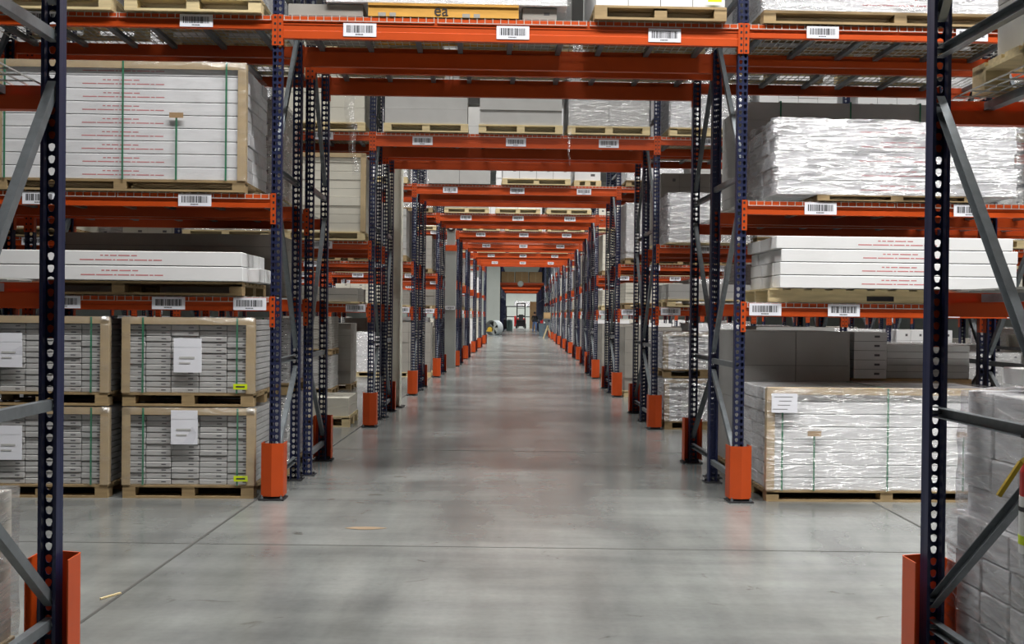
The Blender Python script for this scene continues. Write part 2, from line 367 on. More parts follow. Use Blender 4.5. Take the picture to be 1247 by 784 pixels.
# ------------------------------------------------------------------ racks and guards
rack(0, 1.22, False, 1, 'foreground blue and orange pallet rack framing both edges of the picture', levels_side=(1, 2))
for s, t in ((-1, 'left'), (1, 'right')):
    guard(0, s*TW, 2.22, True, f'orange column guard behind the large dark foreground post on the {t}')
NB = {1: 2, 2: 3, 3: 3, 4: 3, 5: 2, 6: 2, 7: 1, 8: 1, 9: 1}
for r_ in range(1, 10):
    rack(r_, 0, True, NB[r_], f'blue and orange pallet rack, camera side of the {ORD[r_]} full row spanning the aisle', decks=r_ < 7, tunnel=r_ < 9)
    rack(r_, 1.22, False, NB[r_], f'blue and orange pallet rack, far side of the {ORD[r_]} full row spanning the aisle', decks=r_ < 6, tunnel=r_ < 9)
    for s, t in ((-1, 'left'), (1, 'right')):
        guard(r_, s*TW, 0, False, f'orange column guard on {t} aisle post, camera side of {ORD[r_]} full rack row')
        guard(r_, s*TW, 2.22, True, f'orange column guard on {t} aisle post, far side of {ORD[r_]} full rack row')
ROWS.update({10: 59.2, 11: 64.8, 12: 70.4})
for r_ in (10, 11, 12):
    rack(r_, 0, True, 1, f'rack end right of the aisle, {ORD[r_]} row, facing the fan', tunnel=False, bays=(1,), decks=False)
    guard(r_, TW, 0, False, f'orange column guard on right aisle post of the {ORD[r_]} row, far down')
for i, y in enumerate((76.2, 82, 88, 94, 100, 106)):
    rack(float(y), 0, True, 1, f'distant rack end right of the orange topped passage, {ORD[i+1]} of the run', tunnel=False, bays=(1,), decks=False, tw=TW+.1)
# the far covered passage
for i in range(8):
    y = 78.5+i*4.2
    rack(float(y), 0, True, 0, f'far narrow tunnel rack frame, {ORD[i+1]} of the orange topped passage', tw=1.62, lab=False, decks=(i % 2 == 0))
    rack(float(y+2.1), 0, True, 0, f'far narrow tunnel rack frame, behind {ORD[i+1]} of the orange topped passage', tw=1.62, lab=False, decks=False)

# ------------------------------------------------------------------ pallets and loads
def pallet_meshes(w_, d, h, mt):
    key = ('pal', round(w_, 2), round(d, 2), round(h, 3), mt)
    def mk():
        m = MB(); t = min(.018, h*.18); n = 7; bwid = d/n*.82
        for i in range(n):
            y = -d/2+(d-bwid)*i/(n-1); m.box(-w_/2, w_/2, y, y+bwid, h-t, h)
        for y in (-d/2, -bwid/2, d/2-bwid): m.box(-w_/2, w_/2, y, y+bwid, 0, t)
        pl = m.mesh('pallet', M[mt])
        st = MB()
        for y in (-d/2, -.06, d/2-.12): st.box(-.05, .05, y, y+.12, t, h-t)
        st.box(-.05, .05, -d/2, d/2, h-2*t, h-t)
        return pl, st.mesh('pallet_block', M[mt])
    return cached(key, mk)
def add_pallet(root, w_, d, h, mt, z=0, sub=True):
    pl, st = pallet_meshes(w_, d, h, mt); p = obj('pallet', pl, root, (0, 0, z))
    for x in (-w_/2+.05, 0, w_/2-.05): obj('pallet_block', st, p, (x, 0, 0))
    return p
def carton_mesh(w_, d, h, mt, print_=None, seed=0):
    """a closed carton with flap seam; print_ = 'red' two lines of illegible red print on the long side, 'end' small mark"""
    def mk():
        g = .0025; m = MB().box(-w_/2+g, w_/2-g, -d/2+g, d/2-g, g, h-g)
        me = m.mesh('carton', [M[mt], M['redink'], M['greyink'], M['gap']]); bevel_mesh(me, .004)
        bm = bmesh.new(); bm.from_mesh(me)
        def qb(x0, x1, z0, z1, mi):
            y = -d/2+g-.0006; vs = [bm.verts.new(p) for p in ((x0, y, z0), (x1, y, z0), (x1, y, z1), (x0, y, z1), (x0, y+.0012, z0), (x1, y+.0012, z0), (x1, y+.0012, z1), (x0, y+.0012, z1))]
            for q in ((0, 1, 2, 3), (0, 4, 5, 1), (1, 5, 6, 2), (2, 6, 7, 3), (3, 7, 4, 0)):
                f = bm.faces.new([vs[k] for k in q]); f.material_index = mi
        r = random.Random(seed)
        if print_ == 'red':
            x = -.14
            for wd in (.022, .03, .052, .088, .045):      # five short words, then one long line
                qb(x, x+wd, h*.63, h*.71, 1); x += wd+.012
            x = -.30
            for wd in (.11, .13, .02, .09, .03, .1, .03, .07): qb(x, min(x+wd, .34), h*.33, h*.41, 1); x += wd+.009
        elif print_ == 'end': qb(w_*.12, w_*.3, h*.42, h*.62, 2)
        elif print_ == 'text': qb(-w_*.34, w_*.05, h*.6, h*.68, 2); qb(-w_*.34, -w_*.2, h*.42, h*.48, 2)
        bm.to_mesh(me); bm.free(); return me
    return cached(('ctn', round(w_, 3), round(d, 3), round(h, 3), mt, print_, seed), mk)
def stack_mesh(w_, d, h, nx, nz, mt, seed=0, ny=1, jit=.006, mark=True):
    """a block of cartons for loads further off: every carton a bevelled box in one mesh"""
    def mk():
        r = random.Random(seed); m = MB(); cw, ch, cdp = w_/nx, h/nz, d/ny; g = .003
        for i in range(nx):
            for k in range(nz):
                dy = r.uniform(-jit, jit); mi = 0 if r.random() < .75 else 1
                m.box(-w_/2+i*cw+g, -w_/2+(i+1)*cw-g, -d/2+dy, d/2+dy, k*ch+g*.6, (k+1)*ch-g*.6, mi)
                if mark and cw < .5:
                    xm = -w_/2+(i+.62)*cw; m.box(xm, xm+cw*.16, -d/2+dy-.001, -d/2+dy, (k+.4)*ch, (k+.62)*ch, 2)
        m.box(-w_/2+.012, w_/2-.012, -d/2+.012, d/2-.012, .002, h-.004, 3)
        alt = {'grey': 'cream', 'white': 'white', 'cream': 'cream', 'dull': 'dull', 'brown': 'brown'}[mt]
        return m.mesh('cartons', [M[mt], M[alt] if False else M[mt], M['greyink'], M['gap']])
    return cached(('stk', round(w_, 2), round(d, 2), round(h, 2), nx, nz, mt, seed), mk)
def shell_mesh(w_, d, h, seed, amp, res=.06, mt='film'):
    """stretch wrap pulled round a load: open below, creased by noise"""
    def mk():
        bm = bmesh.new(); nx, ny, nz = max(2, int(w_/res)), max(2, int(d/res)), max(2, int(h/res)); vd = {}
        def V(i, j, k):
            if (i, j, k) not in vd:
                p = Vector((-w_/2+w_*i/nx, -d/2+d*j/ny, h*k/nz)); c = Vector((0, 0, h/2)); q = p*1.0
                n1 = noise.noise(Vector((p.x*3+seed, p.y*3, p.z*9))); n2 = noise.noise(Vector((p.x*11, p.y*11+seed, p.z*17)))
                o = Vector((p.x/w_*2, p.y/d*2, max(0, (p.z/h-.5)*2))); o = Vector((o.x**5, o.y**5, o.z**9))
                q += o.normalized()*(amp*(.75*n1+.35*n2)) if o.length > 1e-6 else Vector()
                vd[(i, j, k)] = bm.verts.new(q)
            return vd[(i, j, k)]
        for k in range(nz):
            for i in range(nx): bm.faces.new((V(i, 0, k), V(i+1, 0, k), V(i+1, 0, k+1), V(i, 0, k+1))); bm.faces.new((V(i+1, ny, k), V(i, ny, k), V(i, ny, k+1), V(i+1, ny, k+1)))
            for j in range(ny): bm.faces.new((V(0, j+1, k), V(0, j, k), V(0, j, k+1), V(0, j+1, k+1))); bm.faces.new((V(nx, j, k), V(nx, j+1, k), V(nx, j+1, k+1), V(nx, j, k+1)))
        for i in range(nx):
            for j in range(ny): bm.faces.new((V(i, j, nz), V(i+1, j, nz), V(i+1, j+1, nz), V(i, j+1, nz)))
        me = bpy.data.meshes.new('stretch_wrap'); bm.to_mesh(me); bm.free(); me.materials.append(M[mt])
        for p in me.polygons: p.use_smooth = True
        return me
    return cached(('shl', round(w_, 2), round(d, 2), round(h, 2), seed, amp, mt), mk)
def strap_mesh(d, h, full=True, top_h=None, clip=False):
    m = MB(); t = .004
    m.box(-.007, .007, -d/2-t, -d/2, 0, h)
    if full: m.box(-.007, .007, -d/2-t, d/2+t, h, h+t); m.box(-.007, .007, d/2, d/2+t, 0, h)
    if clip: m.box(-.055, .055, -d/2-t-.002, -d/2-t+.001, h-.03, h+.012, 1)
    return m.mesh('green_strap', [M['green'], M['brown']])
def edge_boards(root, w_, d, z0, z1, top=True, mt='edge'):
    t = .006; v = MB().box(0, .06, -t, 0, 0, z1-z0).box(-t, 0, -t, .06, 0, z1-z0)
    me = cached(('eb', round(z1-z0, 2)), lambda: v.mesh('edge_board', M[mt]))
    obj('edge_board', me, root, (-w_/2, -d/2, z0)); obj('edge_board', me, root, (w_/2, -d/2, z0), math.pi/2)
    if top:
        tm = cached(('et', round(w_, 2)), lambda: MB().box(-w_/2, w_/2, -t, 0, -.05, 0).box(-w_/2, w_/2, -t, .05, 0, t).mesh('top_edge_board', M[mt]))
        obj('top_edge_board', tm, root, (0, -d/2, z1))
PG = 'wrapped pallet loads on the racking'

def place(row, x, dy, z): return at(row, x, dy, z)
# --- tile cartons on the floor, left of the aisle (double stacked) ---
def tile_load(row, x0, x1, z, h, label, dyc=.48, d=1.0, paper=(.0, .35, .22), lime=True, seed=0, edges=True, rear=False):
    w_ = x1-x0; ph = .105
    root = thing('pallet_load', label, 'pallet load', place(row, (x0+x1)/2, dyc, z), KROT, PG)
    add_pallet(root, w_, d, ph, 'oldpine'); r = random.Random(seed)
    nx, nz = 5, 13; cols = [.16, .2, .22, .22, .20]; cols = [c*(w_-.03) for c in cols]; ch = (h-ph-.008)/nz; x = -w_/2+.015
    for i, cw in enumerate(cols):
        me = carton_mesh(cw, d-.03, ch, r.choice(('grey', 'grey')), 'end')
        for k in range(nz): obj('carton', me, root, (x+cw/2, r.uniform(-.006, .006), ph+k*ch))
        x += cw
    if edges: edge_boards(root, w_, d, ph, h, True)
    sm = cached(('st', round(d, 2), round(h, 2), 1), lambda: strap_mesh(d+.012, h-ph, True))
    for sx in (-w_/2+.16, w_/2-.13): obj('green_strap', sm, root, (sx, 0, ph))
    px, pz, pw = paper
    pm = MB()
    pm.box(-pw/2, pw/2, -.004, 0, 0, .2); pm.box(-pw/2, pw/2*.98, -.005, .0, .2, .27); pm.box(-pw/2*.6, pw/2*.5, -.0062, -.0052, .11, .125, 1); pm.box(-pw/2*.6, pw/2*.2, -.0062, -.0052, .07, .08, 1)
    obj('packing_list', cached(('pap', pw), lambda: pm.mesh('packing_list', [M['paper'], M['grey']])), root, (px, -d/2-.014, pz))
    if lime:
        lm = cached('lime', lambda: MB().box(-.055, .055, -.003, 0, -.022, .022).box(-.035, .035, -.0036, -.003, -.006, .006, 1).mesh('lime_sticker', [M['lime'], M['ink']]))
        obj('lime_sticker', lm, root, (w_/2-.1, -d/2-.012, ph+.055))
    obj('stretch_wrap', shell_mesh(w_+.02, d+.03, h-ph+.01, seed, .008, .07, 'smoothfilm'), root, (0, 0, ph))
    return root
tile_load(1, -3.053, -2.021, 0, .712, 'grey carton load with lime sticker, lower of the stack nearest the left guard', paper=(-.03, .43, .21), seed=1)
tile_load(1, -3.06, -2.03, .73, .70, 'grey carton load with lime sticker, upper of the stack nearest the left guard', paper=(0, .27, .22), seed=2)
tile_load(1, -4.2, -3.17, 0, .712, 'grey carton load standing behind left foreground post, lower one', paper=(-.25, .3, .2), lime=False, seed=3)
tile_load(1, -4.2, -3.175, .73, .70, 'grey carton load standing behind left foreground post, upper one', paper=(-.25, .3, .2), lime=False, seed=4)

# --- crates of long cartons ---
def long_crate(row, x0, label, z, nl, dyc=.45, seed=0, ph=.09, film_='film', straps=(), mt='white', pm='oldpine', amp=.006, pr='red', nd=5, L=1.93, edges=True, lh=.1025, palw=None, d_=.95):
    w_ = L+.03; d = .95; root = thing('pallet_load', label, 'pallet load', place(row, x0+w_/2, dyc, z), KROT, PG)
    if ph: add_pallet(root, palw or w_, d, ph, pm)
    dd = (d-.02)/nd; r = random.Random(seed)
    for k in range(nl):
        for j in range(nd):
            me = carton_mesh(L, dd, lh, mt, pr if j == 0 else None)
            obj('carton', me, root, (r.uniform(-.008, .008), -d/2+.01+dd*(j+.5), ph+k*lh))
    H = ph+nl*lh
    if edges: edge_boards(root, w_, d, ph, H+.004, True)
    for sx, hz, full in straps:
        obj('green_strap', cached(('ls', hz, full), lambda: strap_mesh(d+.014, hz, full, clip=not full)), root, (sx, 0, ph), label='green plastic strap with a brown board clip' if not full else None)
    obj('stretch_wrap', shell_mesh(w_+.02, d+.03, H-ph+.012, seed, amp, .06, film_), root, (0, 0, ph))
    return root
lc = long_crate(1, -4.07, 'large white crate of long cartons with red print on the left middle shelf', LV[2]+.012, 9, film_='smoothfilm', seed=11, straps=((.02, .93, True), (.83, .93, True), (-.9, .93, True), (.44, .52, False)))
rc = long_crate(1, 2.09, 'big shiny wrapped crate of long white cartons on the floor behind right guard', 0, 8, seed=12, straps=((-.86, .66, True), (-.6, .47, False), (.0, .825, True), (.62, .47, False)), amp=.01, pr=None)
pp = MB(); pp.box(0, .21, -.004, 0, 0, .155)
for k, (a, b) in enumerate(((.02, .17), (.06, .16), (.05, .15), (.01, .13))): pp.box(a, b, -.0048, -.004, .125-.033*k, .129-.033*k, 1)
obj('packing_list', pp.mesh('packing_list', [M['paper'], M['greyink']]), rc, (-.955, -.5, .72))

# --- long cartons lying loose on the lower shelves: every carton its own thing ---
def top_carton(row, xc, dy, z, me, label, group, rz=0):
    return tag(obj('long_carton', me, None, place(row, xc, dy, z), KROT+rz), label, 'carton', group)
deep = ['front', 'second', 'third', 'fourth', 'rearmost']
CL = carton_mesh(1.93, .188, .104, 'white', 'red'); CP = carton_mesh(1.93, .188, .104, 'white', None)
lay = ['bottom', 'second', 'third', 'top']
pl = thing('pallet', 'long pale pine pallet under the white cartons on the right lower shelf', 'pallet', place(1, 3.1, .45, LV[1]+.012), KROT)
m = MB().box(-1.0, 1.0, -.44, -.40, 0, .095); m.box(-1.0, 1.0, .40, .44, 0, .095); m.box(-1.0, 1.0, -.02, .02, 0, .095)
obj('stringer', m.mesh('stringer', M['pine']), pl)
m = MB()
for i in range(12): x = -1.0+i*.172; m.box(x, x+.105, -.46, .46, .095, .108)
obj('deck_board', m.mesh('deck_board', M['pine']), pl)
obj('fork_notch', MB().box(-.2, .02, -.445, -.439, .012, .05).mesh('fork_notch', M['darksteel']), pl)
for k in range(4):
    for j in range(5):
        top_carton(1, 3.132+(.03*(k > 1)*(-1 if k == 3 else .5))+R.uniform(-.012, .012), .02+.19*j, LV[1]+.122+.105*k, CL if j == 0 else CP,
                   f'long white carton on right lower shelf, {lay[k]} layer, {deep[j]} in depth', 'long white cartons on the right lower shelf')
pl = thing('pallet', 'dark worn pallet under two layers of long cartons on left lower shelf', 'pallet', place(1, -3.1, .45, LV[1]+.012), KROT)
add_pallet(pl, 1.95, .95, .108, 'oldpine')
for k in range(2):
    for j in range(4):
        me = carton_mesh(1.93, .21, .116, 'white', 'red' if j == 0 else None)
        top_carton(1, -3.075+(0.095 if j and k == 0 else 0)+R.uniform(-.006, .006), .02+.215*j, LV[1]+.122+.118*k, me,
                   f'long white carton on left lower shelf, {"upper" if k else "lower"} layer, {deep[j]} in depth', 'long white cartons on the left lower shelf')

# --- lumpy wrapped bundle, right middle shelf ---
def lumpy(row, x0, x1, z, h, label, dyc=.45, d=.95, nz=6, seed=5, amp=.04, mt='white', pm='oldpine', ph=.06, palw=None, film_='heavyfilm', nx=1):
    w_ = x1-x0; root = thing('pallet_load', label, 'pallet load', place(row, (x0+x1)/2, dyc, z), KROT, PG)
    if ph: add_pallet(root, palw or w_, d, ph, pm)
    r = random.Random(seed); lh = (h-ph)/nz; nd = 4; dd = d/nd
    for k in range(nz):
        for i in range(nx):
            for j in range(nd):
                cw = (w_-.03)/nx; obj('carton', carton_mesh(cw, dd-.01, lh, mt, 'red' if (j == 0 and nx == 1) else None), root, (-w_/2+.015+cw*(i+.5)+r.uniform(-.015, .015), -d/2+dd*(j+.5)+r.uniform(-.008, .008)*(j > 0), ph+k*lh))
    obj('stretch_wrap', shell_mesh(w_+.05, d+.05, h-ph+.02, seed, amp, .045, film_), root, (0, 0, ph))
    return root
lumpy(1, 2.13, 4.12, LV[2]+.012, .63, 'lumpy shiny plastic wrapped bundle of white cartons on right middle shelf', palw=1.3, ph=.045, amp=.06, nz=5)
# top shelf, right bay of the first row
lumpy(1, 2.02, 4.25, LV[3]+.012, 1.4, 'glossy wrapped white load on brown boards, right top shelf nearest', ph=.1, nz=8, seed=8, amp=.012, film_='heavyfilm', pm='oldpine')

# --- generic pallet load of n x m cartons ---
def load(row, xc, w_, dy, z, h, label, mt='grey', nx=4, nz=6, d=1.0, ph=.11, pm='pine', edges=False, film_=None, straps=0, seed=0, paper=False, lime=False, group=PG):
    root = thing('pallet_load', label, 'pallet load', place(row, xc, dy, z), KROT, group)
    if ph: add_pallet(root, w_, d, ph, pm)
    obj('cartons', stack_mesh(w_-.02, d-.03, h-ph, nx, nz, mt, seed), root, (0, 0, ph))
    if edges: edge_boards(root, w_, d, ph, h+.003, True)
    if straps:
        sm = cached(('gs', round(d, 2), round(h-ph, 2)), lambda: strap_mesh(d+.014, h-ph+.002, True))
        for k in range(straps): obj('green_strap', sm, root, (-w_/2+w_*(k+.5)/straps, 0, ph))
    if paper: obj('packing_list', cached('plist', lambda: MB().box(-.14, .14, -.003, 0, -.1, .1).box(-.1, .08, -.0036, -.003, .02, .028, 1).mesh('packing_list', [M['paper'], M['greyink']])), root, (.1, -d/2-.01, h*.62))
    if lime: obj('lime_sticker', cached('lime2', lambda: MB().box(-.055, .055, -.003, 0, -.022, .022).mesh('lime_sticker', M['lime'])), root, (w_/2-.1, -d/2-.012, ph+.06))
    if film_: obj('stretch_wrap', shell_mesh(w_+.02, d+.03, h-ph+.012, seed % 3, .012, .09, film_), root, (0, 0, ph))
    return root
T3 = LV[3]+.012; T2 = LV[2]+.012; T1 = LV[1]+.012  # top-shelf loads of the first rows made extra tall, unseen, to block lamp light
# first row, top
load(1, -2.525, 1.07, .45, T3, 1.4, 'wrapped white load on pale pallet, left top shelf right beside the tunnel', 'white', 3, 6, film_='film', seed=1)
load(1, -3.65, .98, .45, T3, 1.4, 'wrapped white load on pale pallet, left top shelf behind the foreground post', 'white', 3, 6, film_='film', seed=2)
mp_ = thing('pallet', 'mustard yellow pallet with black marker scrawl on the beam over the aisle', 'pallet', place(1, -.55, .45, T3), KROT)
m = MB().box(-.6, .6, -.46, -.42, 0, .085).box(-.6, .6, -.02, .02, 0, .085).box(-.6, .6, .42, .46, 0, .085)
obj('stringer', m.mesh('stringer', M['mustard']), mp_)
obj('deck_board', MB().box(-.6, .6, -.47, .47, .085, .1).mesh('deck_board', M['mustard']), mp_)
m = MB()
for x in (-.45, .22):
    m.box(x-.07, x-.01, -.462, -.459, -.0, .03); m.box(x+.02, x+.07, -.462, -.459, 0, .03)
obj('fork_notch', m.mesh('fork_notch', M['dull']), mp_)
def text(body, size, parent, loc, mt, rz=0, ext=.0006):
    c = bpy.data.curves.new('lettering', 'FONT'); c.body = body; c.size = size; c.extrude = ext; c.align_x = 'CENTER'
    o = bpy.data.objects.new('lettering_curve', c); C.objects.link(o); dg = bpy.context.evaluated_depsgraph_get()
    me = bpy.data.meshes.new_from_object(o.evaluated_get(dg)); bpy.data.objects.remove(o); me.materials.clear(); me.materials.append(M[mt])
    q = obj('lettering', me, parent, loc); q.rotation_euler = (math.pi/2, 0, rz); return q
text('ea', .13, mp_, (-.02, -.4625, .012), 'ink')
long_crate(1, -1.50, 'big white load of long cartons overhanging the mustard pallet above the aisle', T3+.102, 12, seed=13, ph=.0, film_='film', pr=None, edges=False, d_=.95)  # upper layers added out of view to keep lamp light off the rear beam
load(1, -1.49, .62, .5, T3, .095, 'flat grey wrapped slab under white cartons, left end above the aisle', 'dull', 1, 1, ph=0)
load(1, .22, .3, .5, T3, .095, 'flat grey wrapped slab under white cartons, beside mustard pallet', 'dull', 1, 1, ph=0)
load(1, 1.185, 1.06, .45, T3, 1.4, 'white four-wide carton load with lime sticker above the aisle', 'white', 4, 5, pm='oldpine', lime=True, seed=3)
# first row, rear rack
RD = 1.22+.5
load(1, -1.2, 1.05, RD, T3, 1.4, 'pale load on far half of the first beam, above the aisle on the left', 'grey', 3, 5)
load(1, .0, 1.05, RD, T3, 1.4, 'pale load on far half of the first beam, above the aisle centre', 'grey', 3, 5)
load(1, 1.22, 1.05, RD, T3, 1.4, 'pale load on far half of the first beam, above the aisle on the right', 'white', 3, 5)
load(1, -3.1, 1.95, RD, T1, .58, 'stack of dull grey long cartons deep on the left lower shelf', 'dull', 1, 5, ph=.02, pm='oldpine')
load(1, -2.68, 1.05, RD, T2, 1.0, 'plastic wrapped pinkish load at the back of left middle shelf', 'cream', 3, 6, film_='heavyfilm')
load(1, 3.1, 1.95, RD, T2, 1.04, 'tall dull grey block with green straps behind the lumpy bundle', 'grey', 1, 6, straps=3, ph=.05, pm='oldpine')
load(1, 2.6, 1.03, RD-.08, 0, 1.36, 'dark grey boxed load behind the big floor crate, by the guard', 'grey', 2, 4, ph=.1, pm='oldpine')
b_ = load(1, 3.30, .33, RD-.36, .93, .43, 'small stack of five white printed cartons behind the floor crate', 'white', 1, 5, d=.4, ph=0, edges=False)
load(1, 3.72, 1.16, RD+.02, 0, .93, 'low brown topped load under the small cartons behind the crate', 'brown', 3, 6, ph=.1, pm='oldpine')
load(1, 3.88, .8, RD-.02, .93, .31, 'grey flat carton pile with brown edge behind the floor crate', 'grey', 1, 5, ph=0, d=.9)
load(1, -2.55, 1.03, RD, 0, .71, 'grey wrapped load behind the left floor stack, lower', 'grey', 5, 13, film_='film', pm='oldpine')
load(1, -2.55, 1.03, RD, .73, .69, 'grey wrapped load behind the left floor stack, upper', 'grey', 5, 13, film_='film', pm='oldpine')
load(1, -3.7, 1.03, RD, 0, 1.40, 'tall grey load behind the far left floor stack', 'dull', 4, 13, pm='oldpine')
load(1, -2.6, 1.05, RD, T3, 1.4, 'white load on far half of left top shelf beside the tunnel', 'white', 3, 6)
load(1, 2.6, 1.05, RD, T3, 1.4, 'white load on far half of right top shelf beside the tunnel', 'white', 3, 6)
load(1, 3.8, 1.05, RD, T3, 1.4, 'white load on far half of right top shelf, second from the tunnel', 'white', 3, 6)

# second row
load(2, -1.17, 1.1, .45, T3, 1.45, 'grey carton load above the aisle on the second beam, left', 'grey', 1, 7, edges=False, paper=True, seed=1)
load(2, .065, 1.1, .45, T3, 1.45, 'grey carton load above the aisle on the second beam, middle', 'grey', 1, 7, paper=True, seed=2)
load(2, 1.22, 1.08, .45, T3, 1.45, 'grey carton load above the aisle on the second beam, right, film torn', 'grey', 2, 4, paper=True, film_='film', seed=3)
load(2, -2.5, 1.08, .45, T3, 1.45, 'pale carton load on second row top shelf, just left of tunnel', 'cream', 1, 7, seed=4)
load(2, -2.48, 1.06, .45, T2, 1.12, 'tall cream load of flat cartons on second row, left middle shelf', 'cream', 1, 9, edges=True, seed=5)
load(2, 2.56, 1.1, .4, T2, .66, 'low shiny wrapped white load on second row, right middle shelf', 'white', 1, 5, film_='heavyfilm', ph=.02, seed=6)
load(2, 2.6, 1.1, RD, T2, 1.1, 'tall grey load behind the low white one on second row right', 'dull', 4, 5, seed=7)
load(2, 2.55, 1.06, .45, T3, 1.45, 'glossy white wrapped load on second row top shelf, right of tunnel', 'white', 2, 5, film_='heavyfilm', seed=8)
load(2, 2.52, 1.06, .42, 0, .655, 'shiny wrapped load on second row floor right of aisle, lower', 'white', 4, 9, film_='heavyfilm', edges=True, pm='oldpine', seed=9)
load(2, 2.5, 1.06, .42, .68, .59, 'shiny wrapped load on second row floor right of aisle, upper', 'white', 4, 8, film_='heavyfilm', edges=True, pm='oldpine', seed=10)
load(2, -3.15, 2.05, .42, .0, .38, 'low white slab load on yellowish boards, left floor of second row', 'cream', 1, 2, ph=.14, pm='pine', seed=11)
load(2, -3.0, 1.95, .45, T1, .2, 'thin grey cartons lying on second row left lower shelf', 'dull', 1, 2, ph=.02, seed=12)
load(2, 3.0, 1.95, .45, T1, .3, 'thin grey cartons on pine boards, second row right lower shelf', 'grey', 2, 2, ph=.1, seed=13)
load(2, -3.75, 1.1, .45, T2, .25, 'low clear wrapped pallet on second row left middle shelf', 'white', 2, 2, film_='heavyfilm', ph=.11, seed=14)
# third row
load(3, -3.78, .9, .45, 0, .7, 'wrapped tile load on third row floor left, lower of two', 'grey', 5, 13, pm='oldpine', seed=15)
load(3, -3.78, .9, .45, .715, .7, 'wrapped tile load on third row floor left, upper of two', 'dull', 5, 13, pm='oldpine', seed=16)
load(3, -1.05, 1.15, .45, T3, 1.4, 'grey carton load above the aisle on the third beam, left', 'grey', 2, 4, ph=.0, seed=17)
load(3, .35, 1.25, .45, T3, 1.4, 'white carton load on pale pallet above the aisle, third beam centre', 'white', 4, 4, paper=True, seed=18)
load(3, 1.3, .5, .6, T3, .5, 'small white load above the aisle on third beam, right end', 'white', 1, 2, seed=19)

# further rows: filled from a seeded list, every load labelled by where it stands
looks = [('grey', 'grey carton load', 1, 7, None), ('white', 'white wrapped load', 2, 5, 'film'), ('cream', 'cream carton load', 3, 6, None), ('dull', 'dull grey boxed load', 2, 5, None), ('white', 'white carton load', 4, 6, None), ('grey', 'grey wrapped load', 4, 9, 'film')]
taken = {(2, -1, p, 1, l) for p in (1, 2) for l in (0, 1)} | {(3, -1, 1, q, l) for q in (0, 1) for l in (0, 1)} | {(3, -1, 2, 0, 1), (4, -1, 1, 0, 1)} | {(2, -1, 1, 0, l) for l in (0, 1, 2, 3)} | {(2, 1, 1, 0, l) for l in (0, 1, 2, 3)} | {(2, -1, 2, 0, l) for l in (0, 1, 2)} | {(2, 1, 2, 0, 1), (2, 1, 1, 1, 2), (3, -1, 1, 0, 0), (3, -1, 2, 0, 0)}
shelf = ['floor', 'lower shelf', 'middle shelf', 'top shelf']
SKIP = set('20212 20213 20300 20301 20310 20311 20313 20401 20411 20500 20501 20502 20503 20511 20512 20513 20600 20601 20602 20603 20610 20612 20613 22210 22212 22213 22300 22301 22311 22312 22313 22411 22412 22413 22503 22511 22513 22600 22601 22602 22603 22610 22611 22612 22613 30203 30213 30301 30302 30303 30310 30311 30312 30400 30401 30402 30403 30410 30411 30412 30413 30500 30501 30502 30503 30510 30511 30512 30513 30600 30601 30602 30603 30610 30612 30613 32213 32300 32301 32302 32303 32310 32311 32312 32313 32401 32402 32403 32411 32412 32413 32501 32502 32503 32510 32511 32512 32513 32601 32603 32610 32612 32613 40203 40212 40300 40303 40310 40311 40312 40313 40400 40401 40402 40403 40410 40411 40413 40500 40501 40502 40503 40510 40512 40513 40601 40602 40603 40610 40611 40612 40613 42200 42201 42203 42210 42211 42212 42213 42300 42301 42303 42310 42311 42312 42313 42400 42401 42402 42403 42411 42412 42413 42501 42502 42503 42510 42511 42512 42513 42600 42601 42602 42603 42610 42611 42612 42613 50111 50112 50200 50202 50203 50212 50213 50300 50301 50302 50303 50310 50311 50312 50313 50400 50401 50402 50403 50410 50411 50413 52110 52111 52113 52202 52203 52210 52211 52212 52300 52301 52302 52310 52311 52312 52313 52401 52402 52403 52411 52412 52413 60102 60202 60212 60213 60300 60302 60303 60310 60311 60312 60313 60402 60403 60410 60411 60412 60413 61100 62113 62201 62202 62203 62210 62211 62212 62213 62301 62311 62312 62313 62400 62402 62403 62410 62411 62412 62413 70201 70202 70203 72202 72203 80201 80202 80203 81000 81100 81200 82200 82201 90200 90201 90202 90203 92200 92201 92202 92203 a2200 a2201 a2202 a2203 b2200 b2201 b2202 b2203 c2101 c2200 c2201 c2202 c2203'.split())  #SKIP: loads the photo shows nothing of
G = random.Random(21)
nload = 0; KEYS = {}
def code(k): return '%x%d%d%d%d' % (k[0], k[1]+1, k[2], k[3], k[4])
